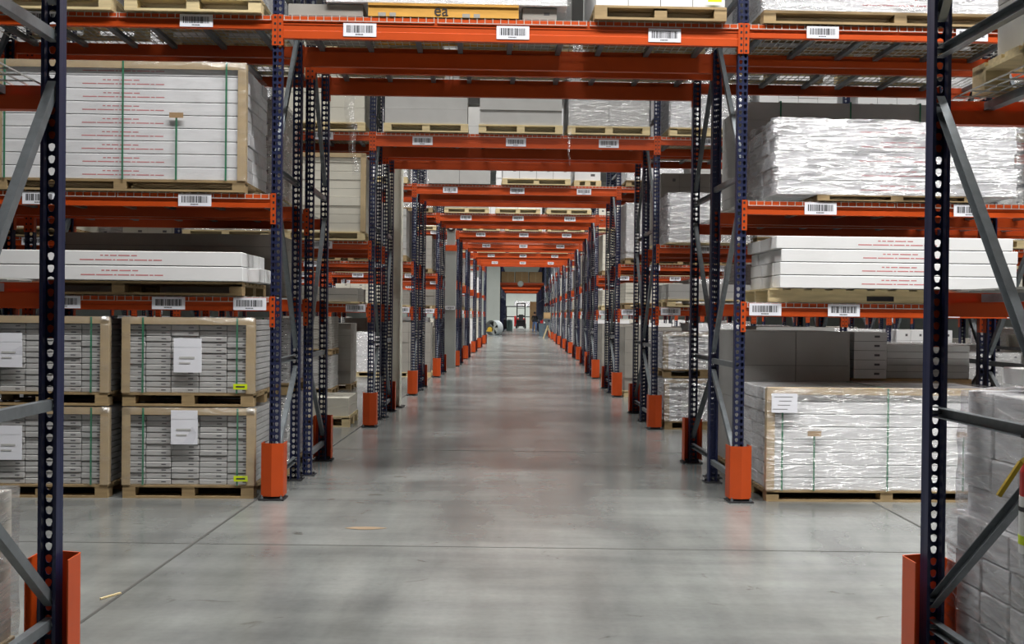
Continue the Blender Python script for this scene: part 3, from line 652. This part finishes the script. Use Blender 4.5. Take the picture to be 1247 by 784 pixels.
for row in range(2, 10):
    for s in (-1, 1):
        for pos in range(1, (2*NB[row])+1):
            for rear in (0, 1):
                for l in range(4):
                    lk = G.choice(looks); hmax = {0: 1.4, 1: .62, 2: 1.15, 3: 1.5}[l]; h = hmax*G.uniform(.72, 1.0); miss = G.random() < .1; pm = G.choice(('pine', 'oldpine')); sd = G.randrange(4)
                    h = round(h/.08)*.08
                    key = (row, s, pos, rear, l)
                    if key in taken or miss or code(key) in SKIP or (row >= 7 and rear): continue
                    b, q = divmod(pos-1, 2); xc = s*(TW+b*BW+.04+.62+1.2*q)
                    posn = ORD[pos]; side = 'left' if s < 0 else 'right'
                    KEYS[key] = load(row, xc, 1.06, .47 if not rear else RD, {0: 0, 1: T1, 2: T2, 3: T3}[l], h,
                         f'{lk[1]}, {ORD[row]} rack row, {"far" if rear else "near"} half, {shelf[l]}, {posn} load {side} of aisle', lk[0], lk[2], lk[3], pm=pm, film_=lk[4] if row < 5 else None, seed=sd)
                    nload += 1
    if 3 < row < 9:
        for i, xc in enumerate((-1.2, 0, 1.2)):
            lk = G.choice(looks); hh = G.choice((.13, .13, 1.0)) if row == 5 else 1.0
            if code((row, 0, i, 0, 0)) in SKIP: continue
            KEYS[(row, 0, i, 0, 0)] = load(row, xc, 1.05, .45, T3, hh, f'{lk[1]} above the aisle on the {ORD[row]} beam, {("left", "centre", "right")[i]}', lk[0], lk[2], lk[3], seed=i)
for row in (10, 11, 12):
    for pos in (1, 2):
        for l in range(4):
            lk = G.choice(looks)
            if code((row, 1, pos, 0, l)) in SKIP: continue
            KEYS[(row, 1, pos, 0, l)] = load(row, TW+.04+.62+1.2*(pos-1), 1.06, .47, {0: 0, 1: T1, 2: T2, 3: T3}[l], {0: 1.3, 1: .6, 2: 1.1, 3: 1.1}[l], f'{lk[1]}, {ORD[row]} rack end, {shelf[l]}, {ORD[pos]} load right of aisle', lk[0], lk[2], lk[3])

# foreground loads inside the near rack
root = thing('pallet_load', 'leaning plastic wrapped grey carton stack at the right edge behind foreground post', 'pallet load', place(0, 2.50, 1.74, 0), KROT, PG)
add_pallet(root, 1.1, .95, .11, 'oldpine')
r = random.Random(3)
for k in range(8):
    for j in range(4):
        for i in range(2):
            off = -.0 + (.045 if k >= 4 else 0)
            obj('carton', carton_mesh(.53, .225, .134, 'white', None), root, (-.27+.54*i+off+r.uniform(-.008, .008), -.345+.23*j+r.uniform(-.008, .008), .112+.134*k))
obj('stretch_wrap', shell_mesh(1.13, .98, .56, 31, .03, .04, 'heavyfilm'), root, (0, 0, .11))
obj('stretch_wrap', shell_mesh(1.12, .98, .53, 32, .03, .04, 'heavyfilm'), root, (.05, 0, .66))
tag(obj('carton', bevel_mesh(MB().box(-.13, .13, -.12, .12, 0, .07).mesh('carton', M['white']), .004), None, place(0, 2.28, 2.05, 1.215), KROT), 'small white carton lying on top of the leaning wrapped stack', 'carton')
load(0, -2.53, 1.0, 1.74, 0, .73, 'low wrapped load with brown corner at the bottom left edge', 'cream', 2, 5, film_='heavyfilm', edges=True, straps=2)
nl = thing('pallet_load', 'wooden pallet carrying a grey carton on the foreground rack, top right corner', 'pallet load', place(0, 2.55, 1.69, LV[2]+.012), KROT, PG)
add_pallet(nl, 1.1, .95, .12, 'pine'); obj('cartons', stack_mesh(1.02, .85, .5, 3, 2, 'grey', 5), nl, (.04, 0, .12))
fe = thing('fire_extinguisher', 'red and white cylinder with yellow strap hanging at the right edge', 'fire extinguisher', place(0, 1.782, 1.17, .71), KROT)
obj('cylinder', MB().tube([(0, 0, 0), (0, 0, .27), (0, 0, .31), (0, 0, .34)], [.06, .06, .045, .02], 24).mesh('cylinder', M['red']), fe)
obj('label_sleeve', MB().tube([(0, 0, .0), (0, 0, .19)], [.0615, .0615], 24).mesh('label_sleeve', M['white']), fe)
obj('label_band', MB().tube([(0, 0, .14), (0, 0, .155)], [.0625, .0625], 24).mesh('label_band', M['ink']), fe)
obj('label_patch', MB().tube([(0, 0, .03), (0, 0, .06)], [.0625, .0625], 24).mesh('label_patch', M['lime']), fe)
obj('valve', MB().box(-.02, .02, -.02, .02, .34, .38).bar((-.06, 0, .39), (.04, 0, .375), .02, .012).mesh('valve', M['black']), fe)
obj('strap', MB().bar((-.03, -.03, .345), (-.09, -.05, .31), .014, .014).bar((-.09, -.05, .31), (-.165, -.055, .2), .014, .014).mesh('strap', M['olive']), fe)

# ------------------------------------------------------------------ building columns in the aisle
c = thing('building_column', 'cream steel building column just behind the second rack row on the left', 'column', (-1.935, 16.95, 0))
obj('shaft', MB().box(-.13, .13, -.006, .006, 0, 9.8).box(-.13, -.118, -.13, .13, 0, 9.8).box(.118, .13, -.13, .13, 0, 9.8).mesh('shaft', M['palecol']), c)
obj('base_plate', MB().box(-.18, .18, -.18, .18, 0, .02).mesh('base_plate', M['darksteel']), c)
c = thing('building_column', 'broad grey boxed column with orange cap band, left between fourth and fifth rows', 'column', (-1.83, 29.2, 0))
obj('shaft', MB().box(-.14, .14, -.15, .15, 0, 3.2).mesh('shaft', M['column']), c)
obj('cap_band', MB().box(-.15, .15, -.16, .16, 3.2, 3.36).mesh('cap_band', M['orange']), c)
obj('upper_shaft', MB().box(-.11, .11, -.11, .11, 3.36, 9.8).mesh('upper_shaft', M['column']), c)
obj('sign', label_mesh(44, .26, .1), c, (0, -.152, 1.6))
obj('round_fixture', MB().tube([(0, -.11, 3.86), (0, -.17, 3.86)], [.13, .13], 20).mesh('round_fixture', M['darksteel']), c)
obj('fixture_lens', MB().tube([(0, -.17, 3.86), (0, -.18, 3.86)], [.075, .075], 20).mesh('fixture_lens', M['bright']), c)

# ------------------------------------------------------------------ far end
fan = thing('drum_fan', 'large white drum fan on the floor at the far left of the aisle', 'fan', (-1.75, 73.5, 0), -.5)
m = MB(); seg = 32; n0 = len(m.v)
m.tube([(0, -.35, .54), (0, -.33, .54), (0, .33, .54), (0, .35, .54)], [.54, .52, .52, .54], seg, 0, False)
m.tube([(0, .34, .54), (0, -.34, .54)], [.505, .505], seg, 0, False)
obj('drum', m.mesh('drum', M['drum']), fan)
m = MB()
for k in range(14): a = math.pi*k/14; m.bar((-.51*math.cos(a), -.34, .54-.51*math.sin(a)), (.51*math.cos(a), -.34, .54+.51*math.sin(a)), .012, .012)
obj('grille', m.mesh('grille', M['darksteel']), fan)
m = MB()
for k in range(4):
    a = math.pi/2*k+.4; ca, sa = math.cos(a), math.sin(a); n = len(m.v)
    m.v += [(.08*ca, -.02, .54+.08*sa), (.47*math.cos(a-.3), .05, .54+.47*math.sin(a-.3)), (.47*math.cos(a+.3), -.08, .54+.47*math.sin(a+.3)), (.08*ca, .0, .54+.08*sa+.02), (.47*math.cos(a-.3), .06, .54+.47*math.sin(a-.3)), (.47*math.cos(a+.3), -.07, .54+.47*math.sin(a+.3))]
    m.f += [(n, n+1, n+2), (n+5, n+4, n+3), (n, n+3, n+4, n+1), (n+1, n+4, n+5, n+2), (n+2, n+5, n+3, n)]; m.m += [0]*5
obj('blade', m.mesh('blade', M['black']), fan); 
obj('motor', MB().tube([(-.1, -.42, .45), (-.1, -.2, .45)], [.17, .17], 16).box(-.35, .1, -.44, -.38, .3, .38).mesh('motor', M['yellow']), fan)
obj('stand', MB().bar((-.45, -.3, .02), (.45, -.3, .02), .06, .04).bar((-.45, .3, .02), (.45, .3, .02), .06, .04).bar((-.4, -.3, .02), (-.4, .3, .02), .06, .04).bar((.4, -.3, .02), (.4, .3, .02), .06, .04).mesh('stand', M['drum']), fan)

fl = thing('forklift', 'dark forklift with red side and white load at the far end of the aisle', 'forklift', (.12, 115, 0))
m = MB()
for x in (-.42, .42): m.box(x-.06, x+.06, -.75, -.62, .08, 2.75)
m.box(-.48, .48, -.74, -.64, 2.63, 2.75).box(-.48, .48, -.73, -.66, 1.3, 1.4)
obj('mast', m.mesh('mast', M['black']), fl)
obj('carriage', MB().box(-.45, .45, -.8, -.75, .25, .35).box(-.45, .45, -.8, -.75, .7, .8).box(-.3, -.2, -.8, -.75, .25, .8).box(.2, .3, -.8, -.75, .25, .8).mesh('carriage', M['darksteel']), fl)
for x in (-.28, .28): obj('fork', MB().box(x-.06, x+.06, -1.7, -.8, .1, .14).box(x-.06, x+.06, -.84, -.8, .1, .6).mesh('fork', M['black']), fl)
bd = bevel_mesh(MB().box(-.5, .5, -.6, .9, .25, .95).mesh('body', M['darksteel']), .05); obj('body', bd, fl)
obj('counterweight', bevel_mesh(MB().box(-.52, .52, .55, 1.15, .2, 1.1).mesh('counterweight', M['red']), .06), fl)
obj('side_panel', bevel_mesh(MB().box(-.72, -.5, -.6, .5, .2, 1.35).mesh('side_panel', M['red']), .03), fl)
m = MB()
for x in (-.45, .45):
    m.bar((x, -.5, .95), (x, -.4, 2.15), .05, .05).bar((x, .8, 1.0), (x, .6, 2.15), .05, .05)
for k in range(6): m.bar((-.45, -.4+.2*k, 2.15), (.45, -.4+.2*k, 2.15), .04, .04)
m.bar((-.45, -.4, 2.15), (-.45, .6, 2.15), .05, .05).bar((.45, -.4, 2.15), (.45, .6, 2.15), .05, .05)
obj('overhead_guard', m.mesh('overhead_guard', M['black']), fl)
obj('seat', bevel_mesh(MB().box(-.25, .25, .1, .5, .95, 1.1).box(-.25, .25, .42, .55, 1.0, 1.5).mesh('seat', M['black']), .03), fl)
for x in (-.46, .46):
    for y in (-.45, .7): obj('wheel', MB().tube([(x-.1, y, .27), (x+.1, y, .27)], [.27, .27], 20).mesh('wheel', M['black']), fl)
wr = lumpy(float(118.2), -.75, .95, 2.42, .5, 'bright white wrapped roll load high behind the forklift', dyc=0, d=.8, nz=2, ph=.0, seed=9, amp=.05, mt='white')
hd = thing('pallet_rack', 'low dark storage frame at the far wall under the white load', 'rack', (0, 118.6, 0))
m = MB()
for x in (-1.5, 1.5):
    for y in (-1.4, .5): m.box(x-.05, x+.05, y-.05, y+.05, 0, 2.32)
obj('post', m.mesh('post', M['darksteel']), hd)
for z in (1.2, 2.32): obj('shelf', MB().box(-1.6, 1.6, -1.4, .5, z, z+.1).mesh('shelf', M['darksteel']), hd)

def person(name, label, loc, rz, joints, mats):
    """one continuous skinned body; joints: name -> (pos, radius); edges between them"""
    root = thing(name, label, 'person', loc, rz)
    V, Ed, Rd = joints
    me = bpy.data.meshes.new('body'); me.from_pydata(V, Ed, []); o = obj('body', me, root)
    sk = o.modifiers.new('skin', 'SKIN'); sk.use_smooth_shade = True
    if not me.skin_vertices: me.skin_vertices.new()
    for i, r_ in enumerate(Rd): me.skin_vertices[0].data[i].radius = (r_, r_ if i not in (1, 2, 3) else r_*.72); me.skin_vertices[0].data[i].use_root = (i == 0)
    ss = o.modifiers.new('sub', 'SUBSURF'); ss.levels = 2; ss.render_levels = 2
    dg = bpy.context.evaluated_depsgraph_get(); nm = bpy.data.meshes.new_from_object(o.evaluated_get(dg)); o.modifiers.clear(); o.data = nm
    nm.materials.clear()
    for q in mats: nm.materials.append(q)
    for p in nm.polygons:
        c_ = p.center; z = c_.z; p.use_smooth = True
        armx = abs(c_.x) > .17 and z < .86 and z > .7
        p.material_index = 2 if (z > 1.42 or armx) else (1 if z > .88 or abs(c_.x) > .19 else (0 if z > .07 else 3))
    return root, o
V = [(0, 0, .92), (0, 0, 1.1), (0, -.01, 1.28), (0, -.01, 1.38), (0, -.01, 1.46), (0, -.02, 1.56), (0, -.02, 1.66),
     (.09, 0, .86), (.1, -.1, .48), (.1, -.02, .08), (.1, -.14, .04), (-.09, 0, .86), (-.1, .08, .48), (-.1, .2, .1), (-.1, .1, .04),
     (.19, -.01, 1.36), (.24, .04, 1.1), (.23, -.06, .88), (.22, -.09, .78), (-.19, -.01, 1.36), (-.24, -.02, 1.1), (-.22, -.14, .92), (-.2, -.18, .83)]
Ed = [(0, 1), (1, 2), (2, 3), (3, 4), (4, 5), (5, 6), (0, 7), (7, 8), (8, 9), (9, 10), (0, 11), (11, 12), (12, 13), (13, 14), (3, 15), (15, 16), (16, 17), (17, 18), (3, 19), (19, 20), (20, 21), (21, 22)]
Rd = [.15, .155, .17, .12, .06, .085, .075, .1, .07, .05, .04, .1, .07, .05, .04, .07, .055, .042, .035, .07, .055, .042, .035]
pr, bd = person('person', 'person in dark jacket and blue jeans walking along the far aisle', (1.28, 90.6, 0), .25, (V, Ed, Rd), [M['denim'], M['jacket'], M['skin'], M['black']])
m = MB().tube([(0, .0, 1.58), (0, 0, 1.65), (0, 0, 1.72), (0, 0, 1.755)], [.1, .108, .085, .03], 16); obj('hair', m.mesh('hair', M['hair']), pr)

bn = thing('trash_bin', 'blue grey round trash bin with bits poking out, far right of aisle', 'bin', (1.62, 74.2, 0))
obj('barrel', MB().tube([(0, 0, 0), (0, 0, .05), (0, 0, .85), (0, 0, .9), (0, 0, .9)], [.22, .23, .27, .29, .26], 24).mesh('barrel', M['binblue']), bn)
obj('litter', MB().bar((-.1, 0, .9), (-.12, 0, 1.08), .08, .05).bar((.08, 0, .9), (.14, 0, 1.0), .1, .06, 1).bar((-.02, 0, .9), (0, 0, 1.16), .06, .03).mesh('litter', [M['red'], M['white']]), bn)
sh = thing('sawhorse', 'pale wooden sawhorse leaning beside the bin on the right', 'sawhorse', (1.86, 66.8, 0))
obj('top_rail', MB().bar((-.08, -.4, .78), (-.08, .4, .78), .1, .05).mesh('top_rail', M['pine']), sh)
for sx, sy in ((-1, -.3), (1, -.3), (-1, .3), (1, .3)): obj('leg', MB().bar((-.08, sy, .78), (-.08+sx*.26, sy, 0.02), .06, .04).mesh('leg', M['pine']), sh)
wc = thing('work_stand', 'small steel stand with a wooden box on top, right of far aisle', 'stand', (1.8, 68.4, 0))
for x in (-.25, .25):
    for y in (-.2, .2): obj('leg', MB().box(x-.02, x+.02, y-.02, y+.02, 0, 1.2).mesh('leg', M['galv']), wc)
obj('shelf', MB().box(-.3, .3, -.25, .25, 1.2, 1.24).box(-.3, .3, -.25, .25, .5, .53).mesh('shelf', M['galv']), wc)
tag(obj('wooden_box', MB().box(-.24, .24, -.2, .2, 0, .4).box(-.2, .2, -.215, -.2, .05, .35, 1).mesh('wooden_box', [M['oldpine'], M['brown']]), None, (1.8, 68.4, 1.24)), 'brown wooden box standing on the small steel stand', 'box')
br = thing('barrel', 'teal plastic barrel beside the dark cart, left end of far aisle', 'barrel', (-.95, 98, 0))
obj('drum', MB().tube([(0, 0, 0), (0, 0, .1), (0, 0, .5), (0, 0, .9), (0, 0, 1.0)], [.26, .3, .32, .3, .26], 24).mesh('drum', M['teal']), br)
obj('lid', MB().tube([(0, 0, 1.0), (0, 0, 1.05)], [.27, .25], 24).mesh('lid', M['bright']), br)
ct = thing('hand_cart', 'dark upright hand cart beside the teal barrel on the left', 'cart', (-1.38, 97, 0))
obj('frame', MB().bar((-.2, 0, .2), (-.25, .15, 1.5), .05, .05).bar((.2, 0, .2), (.15, .15, 1.5), .05, .05).bar((-.25, .15, 1.5), (.15, .15, 1.5), .05, .05).box(-.25, .25, -.3, .2, .2, .26).mesh('frame', M['black']), ct)
obj('sack', bevel_mesh(MB().box(-.22, .22, -.25, .1, .26, 1.1).mesh('sack', M['jacket']), .08), ct)
for x in (-.22, .22): obj('wheel', MB().tube([(x-.03, .05, .15), (x+.03, .05, .15)], [.15, .15], 16).mesh('wheel', M['black']), ct)
for i, xc in enumerate((-1.02, .0, 1.02)):
    tag(obj('cardboard_box', bevel_mesh(MB().box(-.47, .47, -.45, .45, 0, .78).box(-.03, .03, -.452, -.45, .05, .74, 1).mesh('cardboard_box', [M['brown'], M['edge']]), .01), None, at(78.5, xc, .55, LV[3]+.012), KROT),
        f'brown cardboard box on top of the far orange passage, {("left", "middle", "right")[i]} of three', 'box', 'cardboard boxes above the far passage')
rs = thing('round_sign', 'round white convex mirror hanging at the far passage beam', 'mirror', (0.05, 78.2, LV[3]-.1))
obj('mirror_disc', MB().tube([(0, 0, 0), (0, -.06, 0), (0, -.1, 0)], [.22, .2, .08], 24).mesh('mirror_disc', M['wall']), rs)
obj('bracket', MB().bar((0, .22, .1), (0, 0, .0), .04, .04).mesh('bracket', M['darksteel']), rs)
for i in range(3):
    tag(obj('cardboard_box', MB().box(-.4, .4, -.4, .4, 0, .95).mesh('cardboard_box', [M['brown']]), None, (2.0-.55, 113.5, .96*i)), f'tall brown cardboard box stacked right of the forklift, {("bottom", "middle", "top")[i]}', 'box', 'cardboard boxes beside the forklift')

# torn film tail hanging from the third load of the second row, and stains
hang = MB(); r = random.Random(4); zs = [3.84-.05*i for i in range(11)]
for i in range(len(zs)-1):
    wd = .045-.003*i; x0 = .01*math.sin(i*.8); n = len(hang.v)
    x1 = .01*math.sin((i+1)*.8)
    hang.v += [(x0-wd/2, .004*math.sin(i), zs[i]), (x0+wd/2, -.012*math.cos(i), zs[i]), (x1+wd/2, -.012*math.cos(i+1), zs[i+1]), (x1-wd/2, .004*math.sin(i+1), zs[i+1])]
    hang.f.append((n, n+1, n+2, n+3)); hang.m.append(0)
o = obj('film_strip', hang.mesh('film_strip', M['film']), None, at(2, .70, -.07, 0.1), KROT)
tag(o, 'thin strip of torn clear film hanging from the second beam', 'plastic film')
h2 = MB()
for i in range(17):
    n = len(h2.v); z0, z1 = 4.45-.07*i, 4.45-.07*(i+1); wd = .13 if i < 9 else .09; a, b = .006*i+.015*math.sin(i*.9), .006*(i+1)+.015*math.sin((i+1)*.9)
    h2.v += [(-wd/2+a, .01, z0), (wd/2+a, -.02, z0), (wd/2+b, -.02, z1), (-wd/2+b, .01, z1), (a, -.05, z0), (b, -.05, z1)]
    h2.f += [(n, n+4, n+5, n+3), (n+4, n+1, n+2, n+5)]; h2.m += [0, 0]
tag(obj('film_strip', h2.mesh('film_strip', M['film']), None, at(2, -2.18, -.1, 0), KROT), 'wide crumpled film tail hanging left of the second row tunnel post', 'plastic film')
def blotch(x, y, rx, ry, seed, mt='stain'):
    m = MB(); r = random.Random(seed); n = 24; m.v.append((0, 0, .0024)); a0 = r.uniform(0, 6)
    for k in range(n):
        a = 2*math.pi*k/n; q = 1+.35*noise.noise(Vector((math.cos(a)*2+seed, math.sin(a)*2, 0))); m.v.append((math.cos(a)*rx*q, math.sin(a)*ry*q, .0024))
    for k in range(n): m.f.append((0, 1+k, 1+(k+1) % n)); m.m.append(0)
    return m.mesh('trim', M[mt])
struct('trim_4', blotch(0, 0, .14, .05, 3), (-.97, 7.35, 0))
tag(obj('wood_splinter', MB().bar((0, 0, .006), (.06, .12, .006), .01, .008).mesh('wood_splinter', M['pine']), None, (-2.05, 5.45, 0)), 'small wood splinter on the floor beside the left floor joint', 'splinter')
print('loads', nload, 'objects', len(bpy.data.objects))
